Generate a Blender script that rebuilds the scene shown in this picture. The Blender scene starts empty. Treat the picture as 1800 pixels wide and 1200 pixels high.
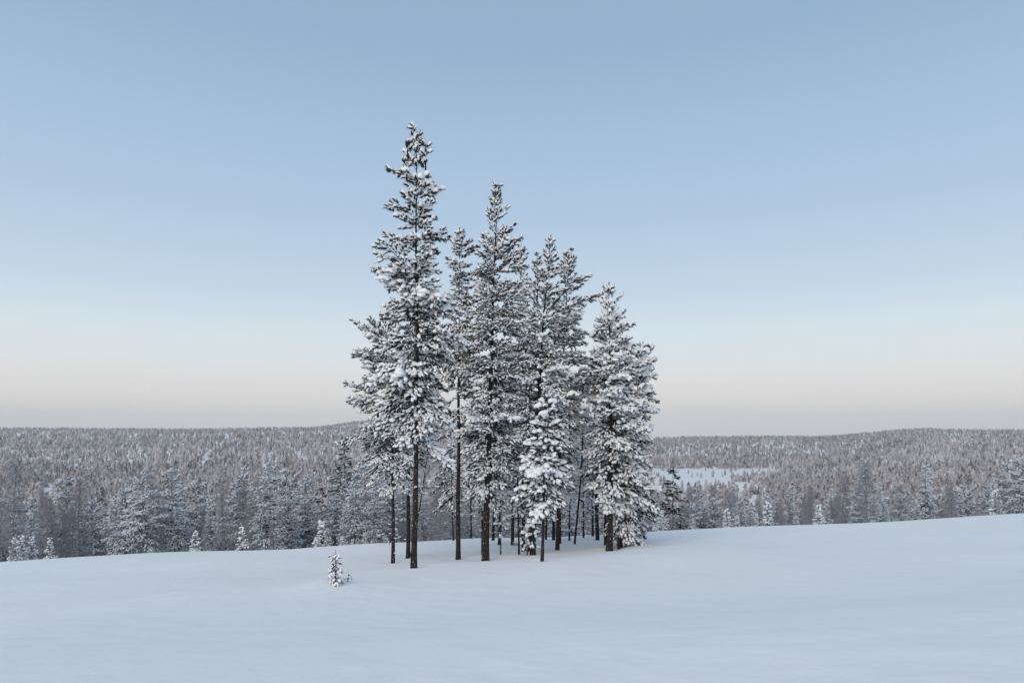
import bpy, math
import numpy as np

# ------------------------------------------------------------------ camera, sky, sun, exposure
F = 1250.0            # focal length in pixels of an 1800-pixel-wide picture
PX0, PY0 = 900.0, 775.0   # principal column and eye-level row in that picture
HAZE = True
CZ = 6.5              # eye height in the scene's z
scene = bpy.context.scene
cam_d = bpy.data.cameras.new("camera")
cam_d.sensor_width = 36.0
cam_d.lens = 36.0 * F / 1800.0
cam_d.shift_y = (PY0 - 600.0) / 1800.0
cam_d.clip_start = 0.1
cam_d.clip_end = 9000.0
cam = bpy.data.objects.new("camera", cam_d)
scene.collection.objects.link(cam)
cam.location = (0, 0, CZ)
cam.rotation_euler = (math.radians(90), 0, 0)
scene.camera = cam

SUN_EL, SUN_AZ = math.radians(30), math.radians(205)   # azimuth clockwise from +Y: low, behind the camera

def lin(r, g, b):
    f = lambda c: (c / 255 / 12.92) if c / 255 <= 0.04045 else ((c / 255 + 0.055) / 1.055) ** 2.4
    return (f(r), f(g), f(b), 1.0)

world = bpy.data.worlds.new("World")
scene.world = world
world.use_nodes = True
wn, wl = world.node_tree.nodes, world.node_tree.links
wn.clear()
w_out = wn.new("ShaderNodeOutputWorld")
w_bg = wn.new("ShaderNodeBackground")
w_bg.inputs["Strength"].default_value = 0.1
w_sky = wn.new("ShaderNodeTexSky")
w_sky.sky_type = 'NISHITA'
w_sky.sun_disc = False
w_sky.sun_elevation = SUN_EL
w_sky.sun_rotation = SUN_AZ
w_tc = wn.new("ShaderNodeTexCoord")
w_sep = wn.new("ShaderNodeSeparateXYZ")
w_ramp = wn.new("ShaderNodeValToRGB")
stops = [(0.0, (222, 226, 231)), (0.03, (228, 228, 229)), (0.05, (234, 230, 227)), (0.075, (234, 232, 229)),
         (0.115, (226, 234, 237)), (0.15, (217, 230, 238)), (0.20, (198, 217, 233)), (0.29, (178, 202, 226)), (0.39, (166, 192, 218)),
         (0.49, (148, 177, 206)), (0.62, (150, 175, 202)), (1.0, (150, 172, 197))]
el = w_ramp.color_ramp.elements
while len(el) < len(stops):
    el.new(0.5)
for e, (p, c) in zip(el, stops):
    e.position = p
    e.color = lin(*c)
w_scale = wn.new("ShaderNodeMix"); w_scale.data_type = 'RGBA'; w_scale.blend_type = 'MULTIPLY'
w_scale.inputs[0].default_value = 1.0
w_scale.inputs[7].default_value = (10, 10, 10, 1)
w_mix = wn.new("ShaderNodeMix"); w_mix.data_type = 'RGBA'
w_mix.inputs[0].default_value = 0.94
wl.new(w_tc.outputs["Generated"], w_sep.inputs[0])
wl.new(w_sep.outputs["Z"], w_ramp.inputs[0])
wl.new(w_ramp.outputs[0], w_scale.inputs[6])
wl.new(w_sky.outputs[0], w_mix.inputs[6])
wl.new(w_scale.outputs[2], w_mix.inputs[7])
wl.new(w_mix.outputs[2], w_bg.inputs["Color"])
wl.new(w_bg.outputs[0], w_out.inputs["Surface"])

sun_d = bpy.data.lights.new("sun", 'SUN')
sun_d.energy = 1.5
sun_d.angle = math.radians(60)
sun_d.color = (1.0, 0.86, 0.68)
sun = bpy.data.objects.new("sun", sun_d)
scene.collection.objects.link(sun)
sun.rotation_euler = (math.radians(90) - SUN_EL, 0, math.pi - SUN_AZ)

vs = scene.view_settings
vs.view_transform = 'Standard'
vs.look = 'None'
vs.exposure = 0.06
vs.gamma = 1.0
vs.use_curve_mapping = False
scene.cycles.max_bounces = 6
scene.cycles.diffuse_bounces = 4
scene.cycles.glossy_bounces = 2
scene.cycles.volume_bounces = 0

# ------------------------------------------------------------------ materials
def new_mat(name):
    m = bpy.data.materials.new(name)
    m.use_nodes = True
    n, l = m.node_tree.nodes, m.node_tree.links
    b = n["Principled BSDF"]
    b.inputs["Specular IOR Level"].default_value = 0.2
    return m, n, l, b

def noise(n, l, scale, detail=3.0, rough=0.55, coord=None):
    t = n.new("ShaderNodeTexNoise")
    t.inputs["Scale"].default_value = scale
    t.inputs["Detail"].default_value = detail
    t.inputs["Roughness"].default_value = rough
    if coord is not None:
        l.new(coord, t.inputs["Vector"])
    return t.outputs["Fac"]

def ramp(n, l, fac, stops):
    r = n.new("ShaderNodeValToRGB")
    e = r.color_ramp.elements
    while len(e) < len(stops):
        e.new(0.5)
    for a, (p, c) in zip(e, stops):
        a.position = p
        a.color = (*c, 1) if len(c) == 3 else c
    l.new(fac, r.inputs[0])
    return r.outputs[0]

def mixc(n, l, fac, a, b):
    m = n.new("ShaderNodeMix"); m.data_type = 'RGBA'
    if hasattr(fac, "links"): l.new(fac, m.inputs[0])
    else: m.inputs[0].default_value = fac
    for i, v in ((6, a), (7, b)):
        if hasattr(v, "links"): l.new(v, m.inputs[i])
        else: m.inputs[i].default_value = (*v, 1)
    return m.outputs[2]

def mat_ground():
    m, n, l, b = new_mat("ground_snow")
    geo = n.new("ShaderNodeNewGeometry").outputs["Position"]
    c = ramp(n, l, noise(n, l, 0.35, 4, coord=geo), [(0.3, (0.895, 0.893, 0.895)), (0.7, (0.93, 0.925, 0.925))])
    l.new(c, b.inputs["Base Color"])
    b.inputs["Roughness"].default_value = 0.75
    bp = n.new("ShaderNodeBump"); bp.inputs["Strength"].default_value = 0.5; bp.inputs["Distance"].default_value = 0.12
    l.new(noise(n, l, 1.3, 5, 0.5, coord=geo), bp.inputs["Height"])
    b2 = n.new("ShaderNodeBump"); b2.inputs["Strength"].default_value = 0.25; b2.inputs["Distance"].default_value = 0.01
    l.new(noise(n, l, 45, 3, 0.6, coord=geo), b2.inputs["Height"])
    l.new(bp.outputs[0], b2.inputs["Normal"])
    l.new(b2.outputs[0], b.inputs["Normal"])
    return m

def mat_snow(name, a, c):
    m, n, l, b = new_mat(name)
    geo = n.new("ShaderNodeNewGeometry").outputs["Position"]
    l.new(ramp(n, l, noise(n, l, 9, 3, coord=geo), [(0.3, a), (0.7, c)]), b.inputs["Base Color"])
    b.inputs["Roughness"].default_value = 0.7
    bp = n.new("ShaderNodeBump"); bp.inputs["Strength"].default_value = 0.5; bp.inputs["Distance"].default_value = 0.03
    l.new(noise(n, l, 18, 3, coord=geo), bp.inputs["Height"])
    l.new(bp.outputs[0], b.inputs["Normal"])
    return m

def mat_needle(name, dark, frost, lo, hi):
    m, n, l, b = new_mat(name)
    geo = n.new("ShaderNodeNewGeometry").outputs["Position"]
    l.new(ramp(n, l, noise(n, l, 7, 4, 0.7, coord=geo), [(lo, dark), (hi, frost)]), b.inputs["Base Color"])
    b.inputs["Roughness"].default_value = 0.8
    return m

def mat_bark(name, c1, c2, snow_at=0.66):
    m, n, l, b = new_mat(name)
    tc = n.new("ShaderNodeTexCoord").outputs["Object"]
    mp = n.new("ShaderNodeMapping"); mp.inputs["Scale"].default_value = (1, 1, 0.22)
    l.new(tc, mp.inputs[0])
    plate = noise(n, l, 30, 5, 0.75, mp.outputs[0])
    c = ramp(n, l, plate, [(0.38, c1), (0.66, c2)])
    sn = ramp(n, l, noise(n, l, 13, 4, 0.75, tc), [(snow_at, (0, 0, 0)), (snow_at + 0.03, (1, 1, 1))])
    c = mixc(n, l, sn, c, (0.74, 0.77, 0.82))
    l.new(c, b.inputs["Base Color"])
    b.inputs["Roughness"].default_value = 0.9
    bp = n.new("ShaderNodeBump"); bp.inputs["Strength"].default_value = 0.8; bp.inputs["Distance"].default_value = 0.02
    l.new(plate, bp.inputs["Height"]); l.new(bp.outputs[0], b.inputs["Normal"])
    return m

def mat_wood():      # far forest: colour of each tree rides on the mesh, snow lies on what faces up
    m, n, l, b = new_mat("far_wood")
    at = n.new("ShaderNodeAttribute"); at.attribute_name = "tint"
    g = n.new("ShaderNodeNewGeometry")
    sp = n.new("ShaderNodeSeparateXYZ"); l.new(g.outputs["Normal"], sp.inputs[0])
    nz = noise(n, l, 0.9, 3, 0.8, g.outputs["Position"])
    add = n.new("ShaderNodeMath"); add.operation = 'MULTIPLY_ADD'
    l.new(nz, add.inputs[0]); add.inputs[1].default_value = 1.3; l.new(sp.outputs["Z"], add.inputs[2])
    f = ramp(n, l, add.outputs[0], [(0.85, (0, 0, 0)), (1.0, (1, 1, 1))])
    hf = n.new("ShaderNodeMath"); hf.operation = 'MULTIPLY'; l.new(f, hf.inputs[0]); hf.inputs[1].default_value = 0.5
    c = mixc(n, l, hf.outputs[0], at.outputs["Color"], (0.72, 0.72, 0.75))
    l.new(c, b.inputs["Base Color"])
    b.inputs["Roughness"].default_value = 0.9
    return m

M_GROUND = mat_ground()
M_SNOW = mat_snow("tree_snow", (0.87, 0.885, 0.91), (0.93, 0.935, 0.945))
M_RIME = mat_snow("rime_snow", (0.58, 0.61, 0.66), (0.74, 0.77, 0.81))
M_NEEDLE = mat_needle("pine_needles", (0.016, 0.020, 0.018), (0.13, 0.143, 0.155), 0.47, 0.80)
M_NEEDLE_RIME = mat_needle("rimed_needles", (0.06, 0.068, 0.074), (0.34, 0.36, 0.40), 0.32, 0.70)
M_NEEDLE_DARK = mat_needle("spruce_needles", (0.012, 0.018, 0.014), (0.07, 0.08, 0.08), 0.5, 0.9)
M_BARK = mat_bark("pine_bark", (0.008, 0.007, 0.007), (0.060, 0.044, 0.038), 0.63)
M_BARK_DARK = mat_bark("dark_bark", (0.008, 0.0075, 0.0075), (0.036, 0.031, 0.029), 0.64)
M_TWIG = mat_bark("rimed_twig", (0.05, 0.045, 0.047), (0.17, 0.16, 0.165), 0.54)
M_BIRCH = mat_needle("birch_rime", (0.20, 0.18, 0.19), (0.50, 0.51, 0.55), 0.3, 0.7)
M_WOOD = mat_wood()

# ------------------------------------------------------------------ mesh helpers
COL = scene.collection

def mesh_from(name, v, t, mat, smooth=True):
    v = np.asarray(v, dtype=np.float32).reshape(-1, 3); t = np.asarray(t, dtype=np.int32).reshape(-1, 3)
    me = bpy.data.meshes.new(name)
    me.vertices.add(len(v)); me.vertices.foreach_set("co", v.ravel())
    me.loops.add(t.size); me.loops.foreach_set("vertex_index", t.ravel())
    me.polygons.add(len(t))
    me.polygons.foreach_set("loop_start", np.arange(0, t.size, 3, dtype=np.int32))
    me.polygons.foreach_set("use_smooth", np.full(len(t), smooth, dtype=bool))
    me.materials.append(mat)
    me.update(calc_edges=True)
    return me

def add_obj(name, me, parent=None, kind=None, loc=None):
    o = bpy.data.objects.new(name, me)
    COL.objects.link(o)
    if parent is not None: o.parent = parent
    if kind: o["kind"] = kind
    if loc is not None: o.location = loc
    return o

def thing(name, label, cat, loc, group=None, rz=0.0, sc=1.0):
    o = bpy.data.objects.new(name, None)
    COL.objects.link(o)
    o.empty_display_size = 0.3
    o.location = loc; o.rotation_euler = (0, 0, rz); o.scale = (sc, sc, sc)
    o["label"] = label; o["category"] = cat
    if group: o["group"] = group
    return o

def merge(parts):
    vs_, ts_, k = [], [], 0
    for v, t in parts:
        if len(v) == 0: continue
        vs_.append(v); ts_.append(t + k); k += len(v)
    if not vs_: return np.zeros((0, 3)), np.zeros((0, 3), int)
    return np.concatenate(vs_), np.concatenate(ts_)

def tube(pts, rad, sides):
    pts = np.asarray(pts, float); rad = np.asarray(rad, float); n = len(pts)
    d = np.gradient(pts, axis=0); d /= np.linalg.norm(d, axis=1)[:, None] + 1e-9
    ref = np.array([0.0, 0.0, 1.0]) if abs(d[0, 2]) < 0.8 else np.array([1.0, 0.0, 0.0])
    a = np.cross(d, ref); a /= np.linalg.norm(a, axis=1)[:, None] + 1e-9
    b = np.cross(d, a)
    th = np.linspace(0, 2 * np.pi, sides, endpoint=False)
    v = pts[:, None] + rad[:, None, None] * (np.cos(th)[None, :, None] * a[:, None] + np.sin(th)[None, :, None] * b[:, None])
    i = np.arange(n - 1)[:, None] * sides; j = np.arange(sides)[None]; k = (np.arange(sides)[None] + 1) % sides
    q = np.stack([i + j, i + k, i + sides + k, i + sides + j], -1).reshape(-1, 4)
    t = np.concatenate([q[:, [0, 2, 1]], q[:, [0, 3, 2]]])
    cap = np.array([[(n - 1) * sides, (n - 1) * sides + m, (n - 1) * sides + m + 1] for m in range(1, sides - 1)])[:, [0, 2, 1]]
    return v.reshape(-1, 3), np.concatenate([t, cap])

def tubes3(p0, p1, r0, r1):
    """many straight three-sided twigs at once"""
    p0, p1 = np.asarray(p0, float), np.asarray(p1, float)
    n = len(p0)
    if n == 0: return np.zeros((0, 3)), np.zeros((0, 3), int)
    d = p1 - p0; d /= np.linalg.norm(d, axis=1)[:, None] + 1e-9
    ref = np.where(np.abs(d[:, 2:3]) < 0.9, np.array([[0, 0, 1.0]]), np.array([[1.0, 0, 0]]))
    a = np.cross(d, ref); a /= np.linalg.norm(a, axis=1)[:, None] + 1e-9
    b = np.cross(d, a)
    v = []
    for p, r in ((p0, r0), (p1, r1)):
        for th in (0, 2.094, 4.189):
            v.append(p + np.reshape(r * np.ones(n), (n, 1)) * (math.cos(th) * a + math.sin(th) * b))
    v = np.stack(v, 1)
    t = np.array([[0, 1, 4], [0, 4, 3], [1, 2, 5], [1, 5, 4], [2, 0, 3], [2, 3, 5]])
    return v.reshape(-1, 3), (t[None] + (np.arange(n) * 6)[:, None, None]).reshape(-1, 3)

def blob_template(seed, seg=6, rings=3, flat=0.35, jit=0.13):
    r = np.random.default_rng(seed)
    v = [(0.0, 0.0, 0.0)]
    for i in range(1, rings + 1):
        a = math.pi * i / (rings + 1)
        x = 0.5 - 0.5 * math.cos(a); w = 0.5 * math.sin(a) ** 0.8
        for j in range(seg):
            th = 2 * math.pi * (j + 0.5 * (i % 2)) / seg
            k = 1 + r.uniform(-jit, jit) * 2
            z = math.sin(th) * w * k
            v.append((x + r.uniform(-jit, jit) * 0.3, math.cos(th) * w * k, z if z > 0 else z * flat))
    v.append((1.0, 0.0, 0.0))
    t = []
    for j in range(seg):
        k = (j + 1) % seg
        t.append((0, 1 + k, 1 + j))
        for i in range(rings - 1):
            a, b, c, d = 1 + i * seg + j, 1 + i * seg + k, 1 + (i + 1) * seg + k, 1 + (i + 1) * seg + j
            t += [(a, b, c), (a, c, d)]
        t.append((1 + (rings - 1) * seg + j, 1 + (rings - 1) * seg + k, len(v) - 1))
    return np.array(v), np.array(t)

def tuft_template(seed, spikes=12, core=True):
    r = np.random.default_rng(seed)
    if core:
        v, t = blob_template(seed + 50, 4, 1, 1.0, 0.15)
        v = v * np.array([0.92, 0.60, 0.64]) - np.array([0, 0, 0.04])
    else:
        v, t = np.zeros((0, 3)), np.zeros((0, 3), int)
    v, t = list(v), list(t)
    for i in range(spikes):
        x0 = r.uniform(0.05, 0.85); th = r.uniform(0, 2 * math.pi); up = r.uniform(0.55, 0.95)
        o = np.array([x0, 0.1 * math.cos(th), 0.1 * math.sin(th)])
        tip = np.array([x0 + r.uniform(0.15, 0.38), up * 0.78 * math.cos(th), up * 0.78 * math.sin(th) - 0.10])
        sd = np.cross(tip - o, r.normal(size=3)); sd /= np.linalg.norm(sd); sd *= 0.05
        k = len(v); v += [o - sd, o + sd, tip]; t.append((k, k + 1, k + 2))
    return np.array(v), np.array(t)

BLOBS = [blob_template(i, 5, 2) for i in range(8)]
LUMPS = [blob_template(i + 20, 7, 4) for i in range(6)]
TUFTS = [tuft_template(i, 9) for i in range(8)]
TUFTS_LITE = [tuft_template(i, 5) for i in range(4)]

def frames(d):
    d = d / (np.linalg.norm(d, axis=1)[:, None] + 1e-9)
    up = np.array([[0, 0, 1.0]])
    s = np.cross(up, d); ln = np.linalg.norm(s, axis=1)[:, None]
    s = np.where(ln > 0.05, s / (ln + 1e-9), np.array([[1.0, 0, 0]]))
    return d, s, np.cross(d, s)

def instance(temps, pos, d, scl, rng):
    """copies of small templates joined into one mesh: x along d, z as near up as it goes"""
    pos = np.asarray(pos); d = np.asarray(d); scl = np.asarray(scl)
    if len(pos) == 0: return np.zeros((0, 3)), np.zeros((0, 3), int)
    X, S, U = frames(d)
    pick = rng.integers(0, len(temps), len(pos)); out = []
    for i, (v, t) in enumerate(temps):
        m = pick == i; n = int(m.sum())
        if n == 0: continue
        w = (pos[m][:, None] + v[None, :, 0:1] * (X[m] * scl[m, 0:1])[:, None]
             + v[None, :, 1:2] * (S[m] * scl[m, 1:2])[:, None] + v[None, :, 2:3] * (U[m] * scl[m, 2:3])[:, None])
        out.append((w.reshape(-1, 3), (t[None] + (np.arange(n) * len(v))[:, None, None]).reshape(-1, 3)))
    return merge(out)

# ------------------------------------------------------------------ terrain
def smooth(a, b, x):
    t = np.clip((x - a) / (b - a), 0, 1)
    return t * t * (3 - 2 * t)

def hermite(xs, ys):
    xs, ys = np.array(xs, float), np.array(ys, float)
    dx = np.diff(xs); s = np.diff(ys) / dx
    m = np.zeros_like(ys); m[1:-1] = (s[:-1] * dx[1:] + s[1:] * dx[:-1]) / (dx[1:] + dx[:-1]); m[0], m[-1] = s[0], s[-1]
    def f(x):
        x = np.clip(x, xs[0], xs[-1])
        i = np.clip(np.searchsorted(xs, x) - 1, 0, len(xs) - 2)
        h = dx[i]; u = (x - xs[i]) / h
        return ((1 + 2 * u) * (1 - u) ** 2 * ys[i] + u * (1 - u) ** 2 * h * m[i]
                + u * u * (3 - 2 * u) * ys[i + 1] + u * u * (u - 1) * h * m[i + 1])
    return f

# metres below the eye along the view
D_near = hermite([-60, -20, 0, 5, 15, 26, 32, 42, 50, 56, 66, 80, 110, 160], [0.3, 0.8, 1.45, 1.75, 3.42, 4.58, 5.12, 5.98, 6.80, 7.75, 10.4, 14.4, 21.5, 27])
D_clear = hermite([160, 260, 450, 850, 1100, 1500, 1900, 3000, 6000], [27, 31, 32, 31, 12, -2, 0, 30, 60])
D_wood = hermite([160, 260, 450, 800, 1100, 1500, 1900, 3000, 6000], [27, 28, 22, 8, -8, -22, -20, 20, 60])

_r = np.random.default_rng(3)
WAVES = [(_r.uniform(0, 6.28), _r.uniform(0, 6.28), _r.uniform(0.8, 1.25)) for _ in range(24)]
def rolls(x, y, wl, k0, n=6):
    s = 0
    for a, p, f in WAVES[k0:k0 + n]:
        s = s + np.sin((np.cos(a) * x + np.sin(a) * y) * f * 6.283 / wl + p)
    return s / n

WELLS = []     # (x, y, r, depth) hollows round the trunks, filled in once the trees are placed
MOUNDS = []
def ground_z(x, y, wells=True):
    x = np.asarray(x, float); y = np.asarray(y, float)
    u = x / np.maximum(y, 60.0); px = PX0 + F * u
    w = smooth(1060, 1150, px) * (1 - smooth(1420, 1650, px))
    far = (1 - w) * D_wood(np.maximum(y, 160)) + w * D_clear(np.maximum(y, 160))
    d = np.where(y < 160, D_near(np.minimum(y, 160)), far)
    # the slope climbs to the right, less so far away
    d = d - 0.046 * np.clip(x, -60, 60) * (1 - smooth(60, 220, y))
    # the ridge behind, hill beyond it on the left
    d = d - 60 * np.exp(-((y - 2350) / 420) ** 2) * smooth(430, 690, px) * (1 - smooth(760, 980, px)) * smooth(1700, 2200, y)
    d = d + rolls(x, y, 900, 0) * 7 * smooth(350, 1100, y)
    d = d + rolls(x, y, 21, 6) * 0.28 * smooth(3, 12, y) * (1 - smooth(70, 200, y)) + (rolls(x, y, 9, 12) * 0.09 + rolls(x, y, 4.2, 18) * 0.02) * (1 - smooth(50, 80, y))
    # low drift in front of the stand
    yr = 22.0 + 0.06 * x - 0.8 * np.clip(-x - 2.6, 0, 4) + 1.1 * np.clip(x - 1.6, 0, 5)
    k = np.where(y < yr, np.exp(-((y - yr) / 6.0) ** 2), np.exp(-((y - yr) / 1.9) ** 2))
    d = d - 0.42 * k * smooth(-12, -7, x) * (1 - smooth(6.5, 11, x))
    for (mx, my, r, hgt) in MOUNDS:
        d = d - hgt * np.exp(-((x - mx) ** 2 + (y - my) ** 2) / r ** 2)
    if wells:
        for (mx, my, r, dep) in WELLS:
            q2 = (x - mx) ** 2 + (y - my) ** 2
            d = d + (dep + 0.06) * np.exp(-q2 / r ** 2) - 0.06 * np.exp(-q2 / 1.0)
    return CZ - d

def on_ground(px, py, y0=6.0, y1=54.0):
    """where the sight line through a point of the photograph meets the snow"""
    ys = np.linspace(y0, y1, 2400)
    xs = (px - PX0) / F * ys
    row = PY0 + F * (CZ - ground_z(xs, ys, False)) / ys
    i = np.argmax(row <= py) if (row <= py).any() else int(np.argmin(row))
    return np.array([xs[i], ys[i], float(ground_z(xs[i], ys[i], False))]), F / ys[i]

# ------------------------------------------------------------------ pine builder
def interp(tab, h):
    hs = [a[0] for a in tab]
    return [float(np.interp(h, hs, [a[i] for a in tab])) for i in range(1, len(tab[0]))]

def grow_pine(seed, H, r0, axis, prof, step=0.27, per=5, clump=0.18, fat=1.10, snow=1.08, e_top=55, e_bot=-12, sag=0.35,
              dens=1.1, dead=None, heavy=0.20, lite=False, sides=9, top_up=0.16, tip_d=None, arms=(), leaders=(), tip=0.26):
    """axis: [(h, x, y)], prof: [(h, left, right)] rising in h.  Returns (verts, tris) of trunk, boughs, needles, snow."""
    R = np.random.default_rng(seed)
    hs = np.concatenate([[-0.5], np.linspace(0, 0.8, 5)[:-1] * min(1, H / 2), np.linspace(min(0.8, H * .4), H, max(8, int(H * 1.8)))])
    wob = 0.012 * np.sin(hs * 1.3 + seed) * min(1, H / 8)
    tx = np.array([interp(axis, h) for h in hs]); ctr = np.stack([tx[:, 0] + wob, tx[:, 1] + 0.5 * wob, hs], 1)
    q = np.clip(1 - np.clip(hs, 0, H) / H, 0, 1)
    rad = r0 * (0.06 + 0.94 * q ** 1.0) + r0 * 0.16 * np.exp(-np.clip(hs, 0, 9) / 0.25)
    trunk = tube(ctr, np.maximum(rad, 0.006), sides)
    wood, cp, cd, cs, sp, sd, ss = [], [], [], [], [], [], []
    tw0, tw1, twr = [], [], []
    h_lo, h_hi = prof[0][0], prof[-1][0]
    az = R.uniform(0, 6.28); lim = []
    h = h_lo + R.uniform(0, step)
    while h < h_hi - 0.08:
        f = (h - h_lo) / (h_hi - h_lo)
        n = per if f < 0.6 else max(3, per - 1)
        big = R.random() < heavy and f < 0.84
        for k in range(n):
            az += 6.283 / n + R.normal(0, 0.35)
            lim.append((h + R.normal(0, step * (1.2 if f < 0.75 else 0.6)), az, f, big, None, None))
        az += 0.6
        h += step * (1 + 0.35 * smooth(0.5, 0.8, f) - 0.55 * smooth(0.88, 1.0, f)) * R.uniform(0.8, 1.2)
    for (hh, a_, ln, e_) in arms:
        lim.append((hh, a_, (hh - h_lo) / (h_hi - h_lo), False, ln, e_))
    for (hh, a, f, big, ln, e_fix) in lim:
        hh = float(np.clip(hh, h_lo * 0.98 if ln is None else 0.3, h_hi - 0.03))
        e = e_bot + (e_top - e_bot) * max(0.0, f) ** 1.15 + R.normal(0, 10)
        if f > 1 - top_up: e = max(e, 45 + 30 * (f - 1 + top_up) / top_up)
        ca, sa = math.cos(a), math.sin(a)
        if e_fix is not None: e = e_fix
        # reach at the height where the bough ends
        le = max(hh, min(h_hi - 0.02, hh + 0.25 * math.tan(math.radians(min(e, 70)))))
        pl, pr = interp(prof, le)
        reach = (pl * (1 - ca) / 2 + pr * (1 + ca) / 2) * (1 + 0.10 * (1 - float(smooth(0.6, 0.85, f))) + 0.13 * math.sin(2.3 * hh + 2 * a + seed) + 0.08 * math.sin(5.1 * hh - a))
        L = reach * R.choice([R.uniform(0.5, 0.8), R.uniform(0.82, 1.05), R.uniform(1.0, 1.16)], p=[0.32, 0.45, 0.23])
        if ln is not None: L = ln
        L = max(L, 0.08)
        te = math.tan(math.radians(min(e, 72)))
        te = min(te, max(0.30, (h_hi - 0.22 - hh) / L))
        sg = sag * (1 - 0.9 * max(f, 0)) * R.uniform(0.6, 1.4)
        bx, by = interp(axis, hh)
        m = 5
        s = np.linspace(0, 1, m)
        zz = L * (te * s - sg * s ** 2)
        side = R.normal(0, 0.10) * L
        pts = np.stack([bx + ca * L * s - sa * side * s ** 2, by + sa * L * s + ca * side * s ** 2, hh + zz], 1)
        br = max(0.010, 0.019 * min(L, 2.2)) * (1 if not lite else 1.2)
        wood.append(tube(pts, br * (1 - 0.75 * s), 4 if not lite else 3))
        seglen = np.linalg.norm(np.diff(pts, axis=0), axis=1).sum()
        rd = np.array([ca, sa, 0]); tn = np.array([-sa, ca, 0])
        sc_b = (1.6 if big else R.uniform(0.6, 1.3))
        nt = max(1, int(round(dens * (1 - 0.25 * float(smooth(0.55, 0.9, f))) * seglen / (clump * 0.52))))
        for j in range(nt):
            u0_ = 0.08 + (0.05 if f > 0.45 else 0.18) * min(1.0, L / 1.5); u = u0_ + (1 - u0_) * (j + R.uniform(0, 1)) / nt
            u = min(u, 1.0)
            p = np.array([np.interp(u, s, pts[:, i]) for i in range(3)])
            sgn = 1 if j % 2 else -1
            ang = math.radians(R.uniform(30, 68)) * sgn
            slope = te - 2 * sg * u
            td = rd * math.cos(ang) + tn * math.sin(ang) + np.array([0, 0, slope * 0.8 + R.normal(-0.08, 0.26)])
            td /= np.linalg.norm(td)
            tl = (0.12 + 0.48 * (1 - u)) * min(L, 1.6) * R.uniform(0.6, 1.2)
            tl = max(tl, clump * 0.25)
            q1 = p + td * tl
            
            if tl > clump * 0.8: tw0.append(p); tw1.append(q1); twr.append(0.006 + 0.004 * tl)
            nc = max(1, int(tl / (clump * 0.62) + 0.5))
            for c in range(nc):
                w = (c + 0.6 + R.uniform(-0.25, 0.25)) / nc
                cc = p + td * tl * min(w, 1)
                fwd = td * 0.75 + rd * 0.35 + np.array([0, 0, (e / 60.0) * 0.45 - 0.12 + (0 if f > 0.6 else -0.18)]) + R.normal(0, 0.26, 3)
                cp.append(cc); cd.append(fwd); cs.append((R.uniform(0.8, 1.2), sc_b, f))
        for c in range(2):
            fwd = (pts[-1] - pts[-2]) / (np.linalg.norm(pts[-1] - pts[-2]) + 1e-6) + R.normal(0, 0.3, 3)
            cp.append(pts[-1]); cd.append(fwd); cs.append((R.uniform(0.8, 1.15), sc_b, f))
        if big:
            for c in range(3):
                u = R.uniform(0.4, 0.95)
                p = np.array([np.interp(u, s, pts[:, i]) for i in range(3)])
                sp.append(p + [0, 0, 0.05]); sd.append(rd + R.normal(0, 0.2, 3) + [0, 0, -0.2]); lk = min(1.0, L / 1.3); ss.append((R.uniform(0.35, 0.6) * lk, R.uniform(0.22, 0.36) * lk, R.uniform(0.16, 0.28) * lk))
    # leader shoots at the very top
    tops = [(np.array([*interp(axis, h_hi), h_hi]), 1.0)]
    for (lp, lh) in leaders:
        lp = np.array(lp, float); tops.append((lp + [0, 0, lh], 1.0))
        wood.append(tube([lp, lp + [0, 0, lh * 0.5], lp + [0, 0, lh]], [0.03, 0.02, 0.01], 5))
        for c in range(int(lh / 0.07)):
            z = R.uniform(0.1, 1) * lh; a = R.uniform(0, 6.28); rr = (lh - z) * 0.17 + 0.04
            v = np.array([math.cos(a), math.sin(a), R.uniform(0.5, 1.2)])
            for m_ in range(2):
                cp.append(lp + [0, 0, z] + v * rr * (0.3 + 0.7 * m_)); cd.append(v + R.normal(0, 0.2, 3)); cs.append((0.95, 1.0, 0.95))
    for tp, _k in tops:
        for c in range(5):
            cp.append(tp - [0, 0, 0.10 * c + (0.02 if c == 0 else 0.08)]); j_ = 0.05 + 0.08 * c; cd.append(np.array([R.normal(0, j_), R.normal(0, j_), 1.0])); cs.append((0.62 + 0.06 * c, 0.8, 1.0))
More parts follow.
